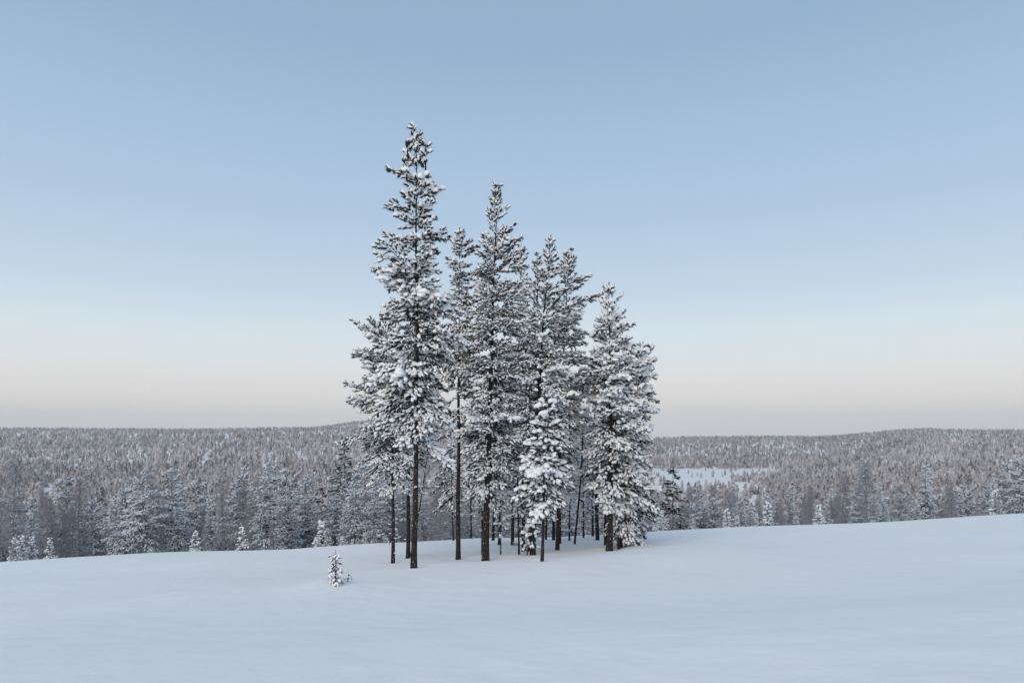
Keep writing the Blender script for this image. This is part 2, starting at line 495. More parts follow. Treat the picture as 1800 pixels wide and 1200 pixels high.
    # bare dead snags low on the stem
    if dead:
        lo, hi, cnt, dl = dead
        for k in range(cnt):
            hh = R.uniform(lo, hi); a = R.uniform(0, 6.28); L = dl * R.uniform(0.35, 1.0)
            bx, by = interp(axis, hh); s = np.linspace(0, 1, 5)
            dr = -0.25 * R.uniform(-0.3, 1.3)
            kink = R.normal(0, 0.09, (5, 3)) * s[:, None] * L
            pts = np.stack([bx + math.cos(a) * L * s, by + math.sin(a) * L * s, hh + L * (0.1 * s + dr * s ** 2)], 1) + kink
            wood.append(tube(pts, (0.026 if H > 5 else 0.012) * (1 - 0.65 * s), 4))
            for g in range(int(L / 0.22)):
                u = R.uniform(0.3, 1); p = np.array([np.interp(u, s, pts[:, i]) for i in range(3)])
                v = np.array([math.cos(a + R.normal(0, 0.9)), math.sin(a + R.normal(0, 0.9)), R.normal(-0.2, 0.35)]); l2 = R.uniform(0.12, 0.4) * min(1, L)
                tw0.append(p); tw1.append(p + v * l2); twr.append(0.007)
                if R.random() < 0.5: sp.append(p + [0, 0, 0.01]); sd.append(v); ss.append((l2 * 0.9, 0.045, 0.05))
            for u0 in np.arange(0.1, 0.95, 0.22):
                if R.random() < 0.65:
                    p = np.array([np.interp(u0, s, pts[:, i]) for i in range(3)]); p2 = np.array([np.interp(u0 + 0.2, s, pts[:, i]) for i in range(3)])
                    sp.append(p + [0, 0, 0.01]); sd.append(p2 - p); ss.append((np.linalg.norm(p2 - p) * 1.1, 0.05, 0.055))
    if tw0: wood.append(tubes3(np.array(tw0), np.array(tw1), np.array(twr), 0.004))
    cp, cd, cs = np.array(cp), np.array(cd), np.array(cs)
    cd = cd / np.linalg.norm(cd, axis=1)[:, None]
    plump = 1 + tip * smooth(0.55, 0.9, cs[:, 2])
    cs[:, 0] *= plump
    ln_ = clump * cs[:, 0] * (1.0 + 0.15 * (cs[:, 1] > 1.1))
    wd_ = clump * 0.50 * fat * cs[:, 0] * (1 + 0.3 * (plump - 1))
    needles = instance(TUFTS_LITE if lite else TUFTS, cp, cd, np.stack([ln_, wd_, wd_], 1), R)
    steep = np.abs(cd[:, 2])
    keep = R.random(len(cp)) < np.clip(0.52 + 0.42 * cs[:, 1], 0, 0.96) * min(1.0, snow + 0.1)
    lift = np.stack([np.zeros(len(cp)), np.zeros(len(cp)), wd_ * 0.20 * (1 - 0.5 * steep)], 1)
    lat = R.normal(0, 1, (len(cp), 3)) * wd_[:, None] * 0.10
    k_ = cs[:, 1] * R.uniform(0.75, 1.2, len(cp)) * snow
    k_ = k_ * (1 + 0.15 * smooth(0.6, 0.9, cs[:, 2]))
    sw = wd_ * 0.88 * (1 - 0.18 * steep) * np.sqrt(k_)
    sh = wd_ * 0.98 * (1 - 0.22 * steep) * k_
    p1 = np.concatenate([(cp + lift + lat + cd * (ln_ * 0.06)[:, None])[keep], np.array(sp).reshape(-1, 3)])
    d1 = np.concatenate([cd[keep], np.array(sd).reshape(-1, 3)])
    s1 = np.concatenate([np.stack([ln_ * 0.90 * (1 - 0.1 * steep), sw, sh], 1)[keep], np.array(ss).reshape(-1, 3)])
    nk = int(keep.sum())
    snow_m = merge([instance(BLOBS, p1[:nk], d1[:nk], s1[:nk], R), instance(LUMPS, p1[nk:], d1[nk:], s1[nk:], R)])
    return trunk, merge(wood), needles, snow_m, len(cp)

TRI = [0]
def plant(name, label, cat, base, parts, mats, group=None, rz=0.0, sc=1.0):
    t = thing(name, label, cat, base, group, rz, sc)
    crown = None
    for nm, i, kd in (("trunk", 0, None), ("crown", 2, "stuff"), ("bough_wood", 1, "stuff"), ("snow_load", 3, "stuff")):
        (v, tr), mt = parts[i], mats[i]
        if len(v) == 0: continue
        o = add_obj(nm, mesh_from(nm, v, tr, mt), t if i in (0, 2) else crown, kd); TRI[0] += len(tr)
        if i == 2: crown = o
    return t

def copy_tree(src, label, loc, rz, sc, group):
    r = src.copy(); COL.objects.link(r)
    r.location = loc; r.rotation_euler = (0, 0, rz); r.scale = sc if hasattr(sc, "__len__") else (sc, sc, sc)
    r["label"] = label; r["group"] = group
    for ch in src.children:
        c = ch.copy(); COL.objects.link(c); c.parent = r
        for g2 in ch.children:
            d2 = g2.copy(); COL.objects.link(d2); d2.parent = c
    return r

def pine(name, label, base, tops, width, prof, seed, cat="pine tree", group=None, mats=None, bend=(), dead=None, arms=(), leaders=(), **kw):
    """base, tops, prof in pixels of the photograph; sizes become metres at the distance where the foot stands"""
    g, k = on_ground(*base)
    H = (base[1] - tops[1]) / k
    ax = sorted([(0.0, 0.0, 0.0), (H, (tops[0] - base[0]) / k, 0.0)] + [((base[1] - y) / k, (x - base[0]) / k, 0.0) for (x, y) in bend])
    pr = sorted([((base[1] - y) / k, a / k, b / k) for (y, a, b) in prof])
    if dead: dead = ((base[1] - max(dead[:2])) / k, (base[1] - min(dead[:2])) / k, dead[2], dead[3] / k)
    arms = [((base[1] - y) / k, a, l_ / k, e_) for (y, a, l_, e_) in arms]
    leaders = [(((x - base[0]) / k, 0.0, (base[1] - y) / k), h_ / k) for (x, y, h_) in leaders]
    parts = grow_pine(seed, H, width * 0.92 / k / 2, ax, pr, dead=dead, arms=arms, leaders=leaders, **kw)
    WELLS.append((g[0], g[1], 0.24 + width / k * 1.0, 0.07 + width / k * 0.35))
    return plant(name, label, cat, tuple(g), parts, mats or (M_BARK, M_BARK_DARK, M_NEEDLE, M_SNOW), group)

# ------------------------------------------------------------------ the stand of pines
STAND = "pines of the snowy stand"
PI = math.pi
pine("tall_pine", "tallest snow-laden pine, its pointed top rising above all the others", (728, 995), (731, 228), 12,
     [(226, 2, 2), (243, 7, 7), (255, 12, 11), (268, 15, 14), (290, 20, 18), (300, 28, 22), (325, 20, 28), (350, 19, 30), (362, 32, 28), (378, 25, 28), (400, 38, 42),
      (430, 46, 50), (455, 53, 52), (492, 64, 58), (515, 52, 62), (560, 55, 66), (620, 68, 62), (680, 72, 56), (735, 66, 58), (765, 40, 50)], 11,
     bend=[(733, 640)], group=STAND, dead=(775, 870, 7, 40), arms=[(372, PI, 52, 18), (318, PI - .3, 46, 28), (345, 0.2, 40, 25)], leaders=[(715, 318, 62), (748, 305, 46)], per=5)
pine("broad_pine", "broad snowy pine leaning out at the left edge of the stand", (691, 988), (676, 550), 7.5,
     [(550, 4, 6), (575, 24, 25), (590, 40, 30), (607, 52, 40), (640, 55, 50), (665, 54, 54), (697, 62, 54), (730, 48, 52), (760, 64, 50), (800, 50, 45), (835, 34, 36), (860, 12, 16)], 12,
     bend=[(690, 800), (684, 680)], group=STAND, dead=(880, 975, 9, 30), dens=1.25, arms=[(708, PI, 72, 8), (632, PI, 60, 14)])
pine("slim_pine", "slim dark pine standing close behind the tallest pine's trunk", (717, 980), (762, 505), 8.5,
     [(505, 6, 6), (560, 26, 28), (620, 36, 34), (700, 36, 36), (760, 40, 40), (805, 28, 28)], 13, bend=[(719, 760), (735, 640)], group=STAND, dens=0.75, dead=(815, 940, 8, 30))
pine("bare_stemmed_pine", "narrow pine with a long bare stem, right of the tallest pine", (805, 982), (808, 403), 9.5,
     [(403, 3, 3), (416, 10, 13), (432, 13, 22), (450, 12, 18), (470, 17, 20), (500, 18, 23), (540, 22, 22), (565, 28, 26), (600, 36, 34), (640, 40, 38), (662, 30, 28)], 14,
     group=STAND, dens=1.35, step=0.24, dead=(640, 765, 26, 46), arms=[(445, 0.0, 32, 25), (785, PI, 40, -8), (800, PI - .5, 36, -10), (812, PI + .4, 42, -12), (835, PI, 44, -14), (850, PI + .7, 36, -14), (842, .4, 28, -10), (868, PI - .2, 40, -16), (790, 0, 26, -8), (690, .5, 34, -5), (700, PI + .4, 34, -8), (718, PI - .6, 38, -8), (735, -.4, 30, -10), (755, PI, 36, -10), (672, 2.2, 30, 0), (680, -1.0, 32, 0), (745, 1.5, 30, -8), (725, -1.6, 32, -8)])
pine("central_pine", "second tallest pine in the middle with a thick dark trunk leaning slightly", (853, 983), (875, 327), 14,
     [(327, 3, 3), (345, 8, 8), (370, 14, 13), (390, 18, 24), (398, 25, 22), (425, 28, 26), (440, 24, 36), (460, 30, 42), (500, 38, 50), (560, 48, 55), (620, 54, 58),
      (690, 42, 54), (715, 46, 52), (760, 46, 52), (820, 42, 46), (870, 25, 30), (882, 10, 12)], 15, bend=[(860, 760), (863, 650), (868, 480)], group=STAND, dead=(800, 900, 10, 55), arms=[(440, 0, 42, 30)], dens=1.05, step=0.26)
pine("hidden_pine", "thin-topped pine peeking out just right of the second tallest pine", (901, 957), (917, 432), 6.5,
     [(432, 3, 3), (450, 8, 8), (470, 10, 9), (500, 13, 18), (540, 20, 22), (600, 30, 30), (680, 38, 34), (760, 34, 34), (850, 20, 20)], 16, bend=[(904, 800), (911, 650)], group=STAND, dens=0.75, dead=(860, 940, 5, 22))
pine("forked_pine", "pine with a forked double top, right of the middle of the stand", (937, 975), (968, 416), 11,
     [(416, 3, 3), (432, 6, 9), (450, 8, 12), (470, 14, 14), (490, 22, 26), (530, 30, 38), (580, 36, 48), (640, 45, 58), (700, 50, 68), (780, 46, 60), (850, 30, 34)], 17,
     bend=[(942, 800), (949, 660), (957, 540)], group=STAND, dead=(860, 945, 6, 30), leaders=[(945, 535, 84)], dens=1.0, snow=1.25)
pine("reaching_pine", "pine with a long bough reaching right into the open sky", (980, 966), (1000, 440), 8,
     [(440, 3, 3), (455, 8, 9), (475, 13, 18), (490, 16, 26), (505, 18, 22), (525, 18, 28), (550, 22, 28), (590, 25, 32), (620, 30, 38), (680, 30, 46), (740, 30, 44), (820, 25, 34), (860, 10, 12)], 18,
     bend=[(984, 800), (992, 600)], group=STAND, arms=[(538, 0.0, 50, 24), (500, 0.2, 36, 26), (575, -0.1, 36, -12)], snow=1.25, dens=1.0, dead=(865, 940, 5, 22))
pine("young_pine", "young snow-heavy pine in front of the stand, its drooping boughs thickly capped", (953, 985), (960, 700), 6.5,
     [(700, 3, 3), (720, 12, 10), (735, 16, 17), (750, 18, 13), (765, 22, 20), (780, 23, 25), (800, 30, 30), (830, 43, 38), (860, 41, 41), (885, 24, 33), (896, 10, 18)], 19,
     bend=[(956, 850)], group=STAND, clump=0.225, fat=1.05, snow=1.3, e_bot=-14, sag=0.5, heavy=0.15, dens=1.25, step=0.23, per=6, dead=(905, 965, 5, 22), e_top=30)
pine("rounded_pine", "full conical pine heaped with snow near the right end of the stand", (1071, 966), (1070, 500), 13,
     [(500, 3, 4), (515, 5, 8.5), (535, 19, 19), (560, 23, 23), (572, 23, 38), (590, 25, 40), (620, 32, 48), (650, 40, 54), (665, 52, 54), (700, 44, 58), (760, 40, 62), (820, 36, 64), (860, 26, 52), (882, 12, 36)], 20,
     bend=[(1074, 760)], group=STAND, clump=0.21, snow=1.45, heavy=0.34, fat=1.12, dens=1.15, e_top=45, dead=(880, 930, 5, 30), arms=[(655, PI, 58, -6)])
pine("outer_pine", "snow-heaped pine at the far right end, its boughs sweeping down towards the ground", (1091, 961), (1130, 604), 6,
     [(604, 8, 12), (620, 20, 22), (640, 30, 24), (660, 32, 28), (690, 34, 34), (730, 36, 36), (780, 36, 36), (830, 34, 38), (880, 32, 50), (915, 26, 52), (938, 12, 42)], 21,
     bend=[(1094, 900), (1108, 780), (1124, 660)], group=STAND, clump=0.21, snow=1.4, heavy=0.34, dens=1.2, sag=0.55, e_bot=-16, arms=[(640, 0.1, 24, 20), (700, 0.0, 36, 5)])

INNER = "slender pines inside the stand"
inner = [  # px, py, top x, top y, width, crown bottom y, half width, label
    (1050, 948, 1044, 640, 7.5, 880, 30, "dark straight pine left of the rounded snowy pine's trunk"),
    (1064, 957, 1066, 700, 5.5, 890, 20, "slim pine half hidden behind the rounded snowy pine's trunk"),
    (848, 975, 846, 745, 4, 900, 16, "thin pine pressed close behind the thick leaning trunk"),
    (867, 950, 872, 620, 6, 880, 26, "dark pine just right of and behind the thick leaning trunk"),
    (877, 957, 880, 690, 4.5, 900, 22, "slender pine between the thick leaning trunk and a far bare trunk"),
    (912, 975, 908, 720, 4, 900, 18, "left one of two thin stems growing as a pair mid-stand"),
    (918, 972, 922, 735, 4, 905, 16, "right one of two thin stems growing as a pair mid-stand"),
    (921, 956, 926, 640, 5, 890, 26, "slender pine set back behind the paired thin stems"),
    (931, 969, 930, 600, 6, 890, 28, "dark stem touching the left of the fork-topped pine's trunk"),
    (960, 948, 962, 690, 4.5, 890, 22, "slender pine far back behind the young snow-heavy pine"),
    (973, 949, 970, 660, 6, 880, 26, "dark pine at the back, right of the young snow-heavy pine"),
    (984, 955, 988, 710, 4.5, 890, 20, "slender pine beside the stem of the far-reaching pine"),
    (828, 946, 829, 715, 3.5, 870, 18, "lone slender pine far back between two big trunks"),
    (797, 950, 792, 780, 3.5, 900, 22, "slender snowy pine behind the bare-stemmed pine"),
    (1001, 950, 1003, 740, 3.5, 890, 18, "thin pine left of the leaning bare pole"),
    (1026, 945, 1024, 770, 3.5, 900, 16, "thin pine right of the leaning bare pole"),
    (1042, 943, 1038, 690, 4.5, 890, 22, "slender pine far back left of the dark straight pine"),
]
for i, (bx, by, tx, ty, w, cb, hw, lab) in enumerate(inner):
    hh = cb - ty
    pine("slender_pine", lab, (bx, by), (tx, ty), w, [(ty, 3, 3), (ty + hh * .2, hw * .5, hw * .5), (ty + hh * .5, hw * .9, hw * .85), (ty + hh * .8, hw, hw), (cb, hw * .5, hw * .5)],
         40 + i, group=INNER, dens=0.55, step=0.36, per=4, clump=0.26, lite=True, dead=(cb, by - 15, 8, 20), mats=(M_BARK_DARK, M_BARK_DARK, M_NEEDLE, M_SNOW), sides=7)

# saplings and snags in the stand
pine("pine_sapling", "knee-thin snow-plastered sapling in front of the slender inner pines", (880, 976), (881, 872), 3.2,
     [(872, 3, 3), (885, 9, 8), (905, 10, 9), (925, 8, 8), (940, 5, 5)], 70, cat="sapling", dens=0.6, per=3, step=0.3, clump=0.22, snow=1.3, dead=(935, 968, 5, 8.5), sides=6)
pine("pine_sapling", "thin sapling with a snow-wrapped stem right of the rounded pine's trunk", (1087, 963), (1086, 880), 4.2,
     [(880, 4, 4), (890, 12, 12), (905, 16, 14), (915, 8, 8)], 71, cat="sapling", dens=0.7, per=4, step=0.3, clump=0.24, snow=1.3, dead=(915, 955, 4, 8), sides=6)
pine("pine_sapling", "drooping sapling at the stand's right edge with dark twigs near the snow", (1114, 952), (1117, 872), 3.6,
     [(872, 4, 5), (890, 12, 18), (910, 14, 22), (930, 8, 18), (943, 4, 12)], 72, cat="sapling", dens=0.9, per=5, step=0.24, clump=0.24, snow=0.8, e_bot=-30, sag=0.6, sides=6)
pine("pine_sapling", "small bent snowy bough-laden sapling leaning on the fork-topped pine's trunk", (926, 976), (940, 915), 2.6,
     [(915, 4, 6), (930, 12, 8), (945, 16, 6), (955, 10, 3)], 73, cat="sapling", dens=0.9, per=4, step=0.2, clump=0.22, snow=1.5, sag=0.6, sides=5)

def pole(name, label, base, top, w0, w1, seed, twigs):
    g, k = on_ground(*base); R = np.random.default_rng(seed)
    t = thing(name, label, "dead tree", tuple(g), None)
    H = (base[1] - top[1]) / k; dx = (top[0] - base[0]) / k
    s = np.linspace(-0.03, 1, 14)
    ctr = np.stack([dx * s + 0.03 * np.sin(s * 5 + seed), 0.2 * s, H * s], 1)
    v, tr = tube(ctr, np.interp(s, [0, 1], [w0 / k / 2, w1 / k / 2]), 7)
    add_obj("trunk", mesh_from("trunk", v, tr, M_BARK_DARK), t)
    for i in range(twigs):
        u = R.uniform(0.45, 0.98); p = np.array([np.interp(u, s, ctr[:, j]) for j in range(3)]); a = R.uniform(0, 6.28); L = R.uniform(0.2, 0.6)
        q = np.linspace(0, 1, 4)[:, None]
        pts = p + q * np.array([math.cos(a), math.sin(a), R.uniform(-0.1, 0.6)]) * L + q ** 2 * np.array([0, 0, -0.3 * L])
        v, tr = tube(pts, [0.014, 0.011, 0.008, 0.004], 4)
        add_obj("twig", mesh_from("twig", v, tr, M_BARK_DARK), t)
    WELLS.append((g[0], g[1], 0.2, 0.05))
pole("leaning_pole", "thin bare dead stem leaning right between the young pine and the dark straight pine", (1011, 957), (1026, 765), 4, 2.2, 5, 6)
pole("leaning_pole", "thin dead stem leaning right behind the tallest pine's trunk", (722, 978), (752, 800), 2.6, 1.6, 6, 5)

# the little sapling out on the open snow, its drift, and the sprout beside it
g, k = on_ground(590, 1028)
MOUNDS.append((g[0] + 0.05, g[1] - 0.18, 0.36, 0.20))
MOUNDS.append((g[0] - 0.35, g[1] - 0.7, 0.35, 0.05))
pine("tiny_pine", "tiny snow-smothered pine alone on the open snow at the left", (590, 1027), (590, 966), 2.2,
     [(966, 1.5, 1.5), (974, 3, 3), (984, 7, 5), (994, 10, 6), (1004, 7, 6), (1014, 6, 8), (1021, 8, 8)], 80, cat="sapling", per=4, step=0.085, clump=0.105, fat=1.0, snow=1.75,
     e_bot=-35, e_top=15, sag=0.7, dens=0.85, tip=-0.15, heavy=0.0, sides=6, mats=(M_BARK_DARK, M_BARK_DARK, M_NEEDLE, M_SNOW))
pine("snowy_sprout", "low snow-buried sprout just right of the tiny lone pine", (611, 1021), (613, 1008), 1.4,
     [(1008, 1, 2), (1012, 3, 4), (1017, 4, 4)], 81, cat="sprout", per=3, step=0.08, clump=0.08, tip=0, snow=1.6, dens=0.6, heavy=0.0, sides=5)

# ------------------------------------------------------------------ ground
def build_ground():
    ys = np.concatenate([np.arange(-60, 0, 3.0), np.arange(0, 20, 0.4), np.arange(20, 56, 0.28), np.arange(56, 90, 0.8), np.arange(90, 220, 4.0),
                         np.arange(220, 1000, 16.0), np.arange(1000, 2990, 45.0)])
    u = np.linspace(-1, 1, 240); u = np.sign(u) * (0.45 * np.abs(u) + 0.55 * np.abs(u) ** 2.2)
    half = 1.0 * np.maximum(ys, 0) + 32
    X = half[:, None] * u[None]; Y = np.repeat(ys[:, None], len(u), 1)
    Z = ground_z(X, Y)
    v = np.stack([X, Y, Z], -1).reshape(-1, 3)
    n, m = X.shape
    i = (np.arange(n - 1)[:, None] * m + np.arange(m - 1)[None]).reshape(-1)
    t = np.concatenate([np.stack([i, i + 1, i + m + 1], 1), np.stack([i, i + m + 1, i + m], 1)])
    TRI[0] += len(t)
    o = add_obj("snow_ground", mesh_from("snow_ground", v, t, M_GROUND), None, "structure")
    return o
build_ground()

# ------------------------------------------------------------------ forest below the crest: templates
def conifer_parts(seed, H, r, spruce, clump, snow, lite=True, dens=1.05, step=0.5, per=5, fat=1.0):
    if spruce:
        prof = [(H * .08, r, r), (H * .3, r * .85, r * .85), (H * .6, r * .5, r * .5), (H * .85, r * .22, r * .22), (H, 0.05, 0.05)]
        return grow_pine(seed, H, H * .011, [(0, 0, 0), (H, 0, 0)], prof, step=step, per=per, clump=clump, snow=snow, e_top=25, e_bot=-18, sag=0.25, dens=dens, lite=lite, sides=6, heavy=0.1, fat=fat, top_up=0.05)
    prof = [(H * .06, r * .8, r * .8), (H * .35, r, r), (H * .65, r * .85, r * .8), (H * .85, r * .45, r * .5), (H, 0.08, 0.08)]
    return grow_pine(seed, H, H * .010, [(0, 0, 0), (H * .5, r * .1, 0), (H, 0, 0)], prof, step=step, per=per, clump=clump, snow=snow, dens=dens, lite=lite, sides=6, heavy=0.1, fat=fat)

def birch_parts(seed, H, spread):
    """slim rimed broadleaf: stem, boughs and fine twigs white with rime"""
    R = np.random.default_rng(seed)
    hs = np.linspace(-0.4, H, 14)
    ctr = np.stack([0.10 * np.sin(hs * .7 + seed), 0.10 * np.cos(hs * .6 + seed), hs], 1)
    trunk = tube(ctr, np.interp(hs, [0, H], [H * .009, 0.012]), 6)
    wood = []; a0, a1, ar = [], [], []; b0, b1, br = [], [], []
    az = 0
    for i in range(46):
        h = H * (0.12 + 0.86 * (i + R.random()) / 46); az += 2.4 + R.normal(0, .3)
        L = spread * (1.08 - h / H) ** 0.6 * R.uniform(0.6, 1.1)
        e = math.radians(R.uniform(25, 60)); s = np.linspace(0, 1, 5)
        bx, by = np.interp(h, hs, ctr[:, 0]), np.interp(h, hs, ctr[:, 1])
        pts = np.stack([bx + math.cos(az) * L * s * math.cos(e), by + math.sin(az) * L * s * math.cos(e), h + L * (math.sin(e) * s - 0.35 * s ** 2)], 1)
        wood.append(tube(pts, 0.022 * (1 - .6 * s), 3))
        for j in range(9):
            u = R.uniform(.2, 1); p = np.array([np.interp(u, s, pts[:, q]) for q in range(3)])
            v = np.array([math.cos(az), math.sin(az), 0.2]) * .7 + R.normal(0, .55, 3); v /= np.linalg.norm(v)
            l2 = R.uniform(.3, .8) * (0.5 + 0.5 * L / spread)
            q1 = p + v * l2 + [0, 0, -0.12 * l2]; a0.append(p); a1.append(q1); ar.append(.014)
            for q in range(4):
                w = R.uniform(.25, 1); v2 = v * .6 + R.normal(0, .6, 3); l3 = R.uniform(.15, .4)
                c = p + (q1 - p) * w; b0.append(c); b1.append(c + v2 * l3 + [0, 0, -.08 * l3]); br.append(.013)
    crown = merge([tubes3(np.array(a0), np.array(a1), np.array(ar), .010), tubes3(np.array(b0), np.array(b1), np.array(br), .008)])
    return trunk, merge(wood), crown, (np.zeros((0, 3)), np.zeros((0, 3), int))

PINE_M = (M_TWIG, M_BARK_DARK, M_NEEDLE_RIME, M_RIME)
SPR_M = (M_TWIG, M_BARK_DARK, M_NEEDLE_RIME, M_RIME)
DARK_M = (M_BARK_DARK, M_BARK_DARK, M_NEEDLE_DARK, M_RIME)
BIR_M = (M_TWIG, M_TWIG, M_BIRCH, M_RIME)
KINDS = {
    "pine": [("rimed_pine", lambda s=s: conifer_parts(200 + s, 9.0 + s, 2.1, False, .32, 1.15, step=.54), PINE_M) for s in range(3)],
    "spruce": [("rimed_spruce", lambda s=s: conifer_parts(220 + s, 9.0 + s, 1.75, True, .30, 1.15, step=.46), SPR_M) for s in range(3)],
    "dark": [("dark_spruce", lambda s=s: conifer_parts(240 + s, 9.0, 1.6, True, .40, .5, step=.40, dens=1.5), DARK_M) for s in range(2)],
    "snowy": [("snowy_spruce", lambda s=s: conifer_parts(250 + s, 3.0, .75, True, .22, 1.7, step=.26, lite=False), (M_BARK_DARK, M_BARK_DARK, M_NEEDLE, M_SNOW)) for s in range(2)],
    "birch": [("rimed_birch", lambda s=s: birch_parts(260 + s, 8.0 + s, 1.5), BIR_M) for s in range(3)],
}
GEN = {}
FOREST = {"pine": ("rime-covered pine among the dense trees just beyond the snow crest", "pine tree", "rimed pines beyond the crest"),
          "spruce": ("rime-covered pointed spruce among the dense trees just beyond the snow crest", "spruce tree", "rimed spruces beyond the crest"),
          "dark": ("dark pointed spruce with little snow among the pale trees of the valley", "spruce tree", "dark spruces in the valley"),
          "snowy": ("small snow-caked spruce at the edge of the snow crest", "spruce tree", "snow-caked young spruces along the crest"),
          "birch": ("bare rime-white birch among the trees just beyond the snow crest", "birch tree", "rimed birches beyond the crest")}

def put(kind, var, x, y, sc, rz, label=None, group=True, zoff=0.0, lab2=None):
    nm, fn, mats = KINDS[kind][var]
    lab, cat, grp = FOREST[kind]
    lab = lab2 or lab
    loc = (float(x), float(y), float(ground_z(x, y, False)) - 0.15 + zoff)
    scv = sc if hasattr(sc, "__len__") else (sc, sc, sc)
    if (kind, var) not in GEN:
        t = plant(nm, label or lab, cat, loc, fn(), mats, grp if not label else None, rz)
        t.scale = scv
        GEN[(kind, var)] = t
    else:
        t = copy_tree(GEN[(kind, var)], label or lab, loc, rz, scv, grp)
    if label and "group" in t: del t["group"]
    return t

R = np.random.default_rng(77)
def fit(kind, var, px, py_top, y, label, wide=1.0, rz=0.0):
    """a lone tree of the photograph: its tip on the sight line through (px, py_top), rooted in the ground at distance y"""
    x = (px - PX0) / F * y
    gz = float(ground_z(x, y, False)) - .15
    h = CZ + (PY0 - py_top) / F * y - gz
    base_h = {"pine": 9.0, "spruce": 9.0, "dark": 9.0, "birch": 8.0, "snowy": 3.0}[kind] + (var if kind not in ("dark", "snowy") else 0)
    s = h / base_h
    put(kind, var, x, y, (s * wide, s * wide, s), rz, label)

fit("dark", 0, 1183, 824, 92, "tall dark spruce beyond the crest at the right, bare limbs spreading", 1.15, .5)
fit("spruce", 0, 1226, 846, 88, "slim snowy spruce beyond the crest near the photograph's right edge", .75, 1.0)
fit("dark", 1, 1237, 899, 55.5, "small dark spruce with snowy boughs peeping over the right crest", 2.6, .2)
fit("spruce", 1, 1155, 874, 76, "pale snowy spruce beyond the crest at the right end of the stand", .8, 2.0)
fit("dark", 1, 1144, 862, 105, "faint thin spruce behind the stand's right end", .6, 2.2)
fit("dark", 0, 566, 856, 115, "small dark spruce standing out among pale trees at the far left", .8, 1.1)
fit("dark", 1, 598, 826, 170, "dark spruce in the pale birch slope at the left", .8, 2.7)
fit("dark", 0, 606, 786, 240, "dark ragged spruce highest on the pale slope at the left", 1.3, 3.3)
fit("snowy", 0, 576, 929, 54.5, "stubby snow-caked spruce at the crest behind the tiny lone pine", 1.2, .4)
fit("snowy", 1, 601, 944, 54, "snow-caked spruce tip poking over the left crest", 1.0, 1.4)
fit("snowy", 0, 641, 936, 54.5, "small snowy spruce leaning at the crest left of the stand", 1.1, 2.4)
fit("snowy", 1, 556, 946, 54, "low snow-caked spruce at the crest by the photograph's left edge", 1.5, 3.0)
fit("snowy", 1, 1160, 905, 55, "small snow-caked spruce at the crest right of the stand", 1.2, .9)
fit("snowy", 0, 1171, 912, 55.5, "low snow-caked spruce before the tall dark spruce", 1.5, 1.9)
fit("pine", 1, 640, 820, 78, "rounded rime-white pine beyond the crest left of the broad leaning pine", 1.2, .7)
fit("pine", 2, 608, 842, 74, "rime-white pine with dense boughs beyond the left crest", 1.15, 1.9)

right = lambda px: 1130 < px < 1480
def scatter(n, y0, y1, kinds, sc0, sc1, gap, ulim=0.80, block=None):
    pts = []
    for _ in range(n * 12):
        if len(pts) >= n: break
        y = y0 + (y1 - y0) * R.random() ** 0.8
        x = R.uniform(-ulim, ulim) * y
        px = PX0 + F * x / y
        if block and block(px, y): continue
        if any((x - a) ** 2 + (y - b) ** 2 < gap * gap for a, b in pts): continue
        pts.append((x, y))
        kd = kinds[R.integers(len(kinds))] if not callable(kinds) else kinds(px, y)
        s = R.uniform(sc0, sc1)
        var = int(R.integers(len(KINDS[kd])))
        hb = {"pine": 9.0, "spruce": 9.0, "dark": 9.0, "birch": 8.0, "snowy": 3.0}[kd] + (var if kd not in ("dark", "snowy") else 0)
        row = (R.uniform(818, 892) if 480 < px < 1130 else R.uniform(836, 885) if right(px) else R.uniform(795, 880)) - 35 * smooth(110, 200, y)
        for fx, fy, hw, frow in ((1183, 92, 17, 908), (1226, 88, 12, 905), (1237, 62, 13, 915), (1155, 76, 10, 910), (566, 115, 11, 884), (598, 170, 11, 850), (606, 240, 14, 806)):
            if abs(px - fx) < hw + 700 / y and y < fy: row = max(row, frow)
        s = min(s, max(0.3, (CZ + (PY0 - row) / F * y - float(ground_z(x, y, False))) / hb))
        zone = ("far left of the pine stand" if px < 550 else "left of the pine stand" if px < 690 else "behind the pine stand" if px < 1120 else "by the clearing right of the stand" if px < 1300 else "far right of the pine stand")
        depth = "just over the snow crest" if y < 72 else "below the snow crest" if y < 100 else "down the slope" if y < 150 else "deep in the valley"
        what = {"pine": "rime-covered bushy pine", "spruce": "rime-covered pointed spruce", "dark": "dark little-snowed spruce", "birch": "bare rime-grey birch"}[kd]
        put(kd, var, x, y, (s * R.uniform(.85, 1.15),) * 2 + (s,), R.uniform(0, 6.28), lab2=f"{what} {depth}, {zone}")
    return len(pts)

# nearest belt, tips about level with the crest to well above it
n1 = scatter(230, 57, 84, lambda px, y: R.choice(["pine", "spruce", "birch"], p=[.36, .22, .42]), .55, 1.05, 1.8, block=lambda px, y: right(px) and (y < 62 or R.random() < .72))
n2 = scatter(230, 84, 125, lambda px, y: R.choice(["pine", "spruce", "birch", "dark"], p=[.36, .24, .37, .03]), .8, 1.25, 2.6, block=lambda px, y: right(px) and R.random() < .6)
n3 = scatter(200, 125, 230, lambda px, y: R.choice(["birch", "pine", "spruce", "dark"], p=[.55, .2, .17, .08]), .8, 1.2, 4.5, block=lambda px, y: right(px) and R.random() < .35)
n4 = scatter(40, 62, 78, lambda px, y: R.choice(["birch", "spruce"], p=[.6, .4]), .32, .55, 2.0, block=lambda px, y: not right(px))

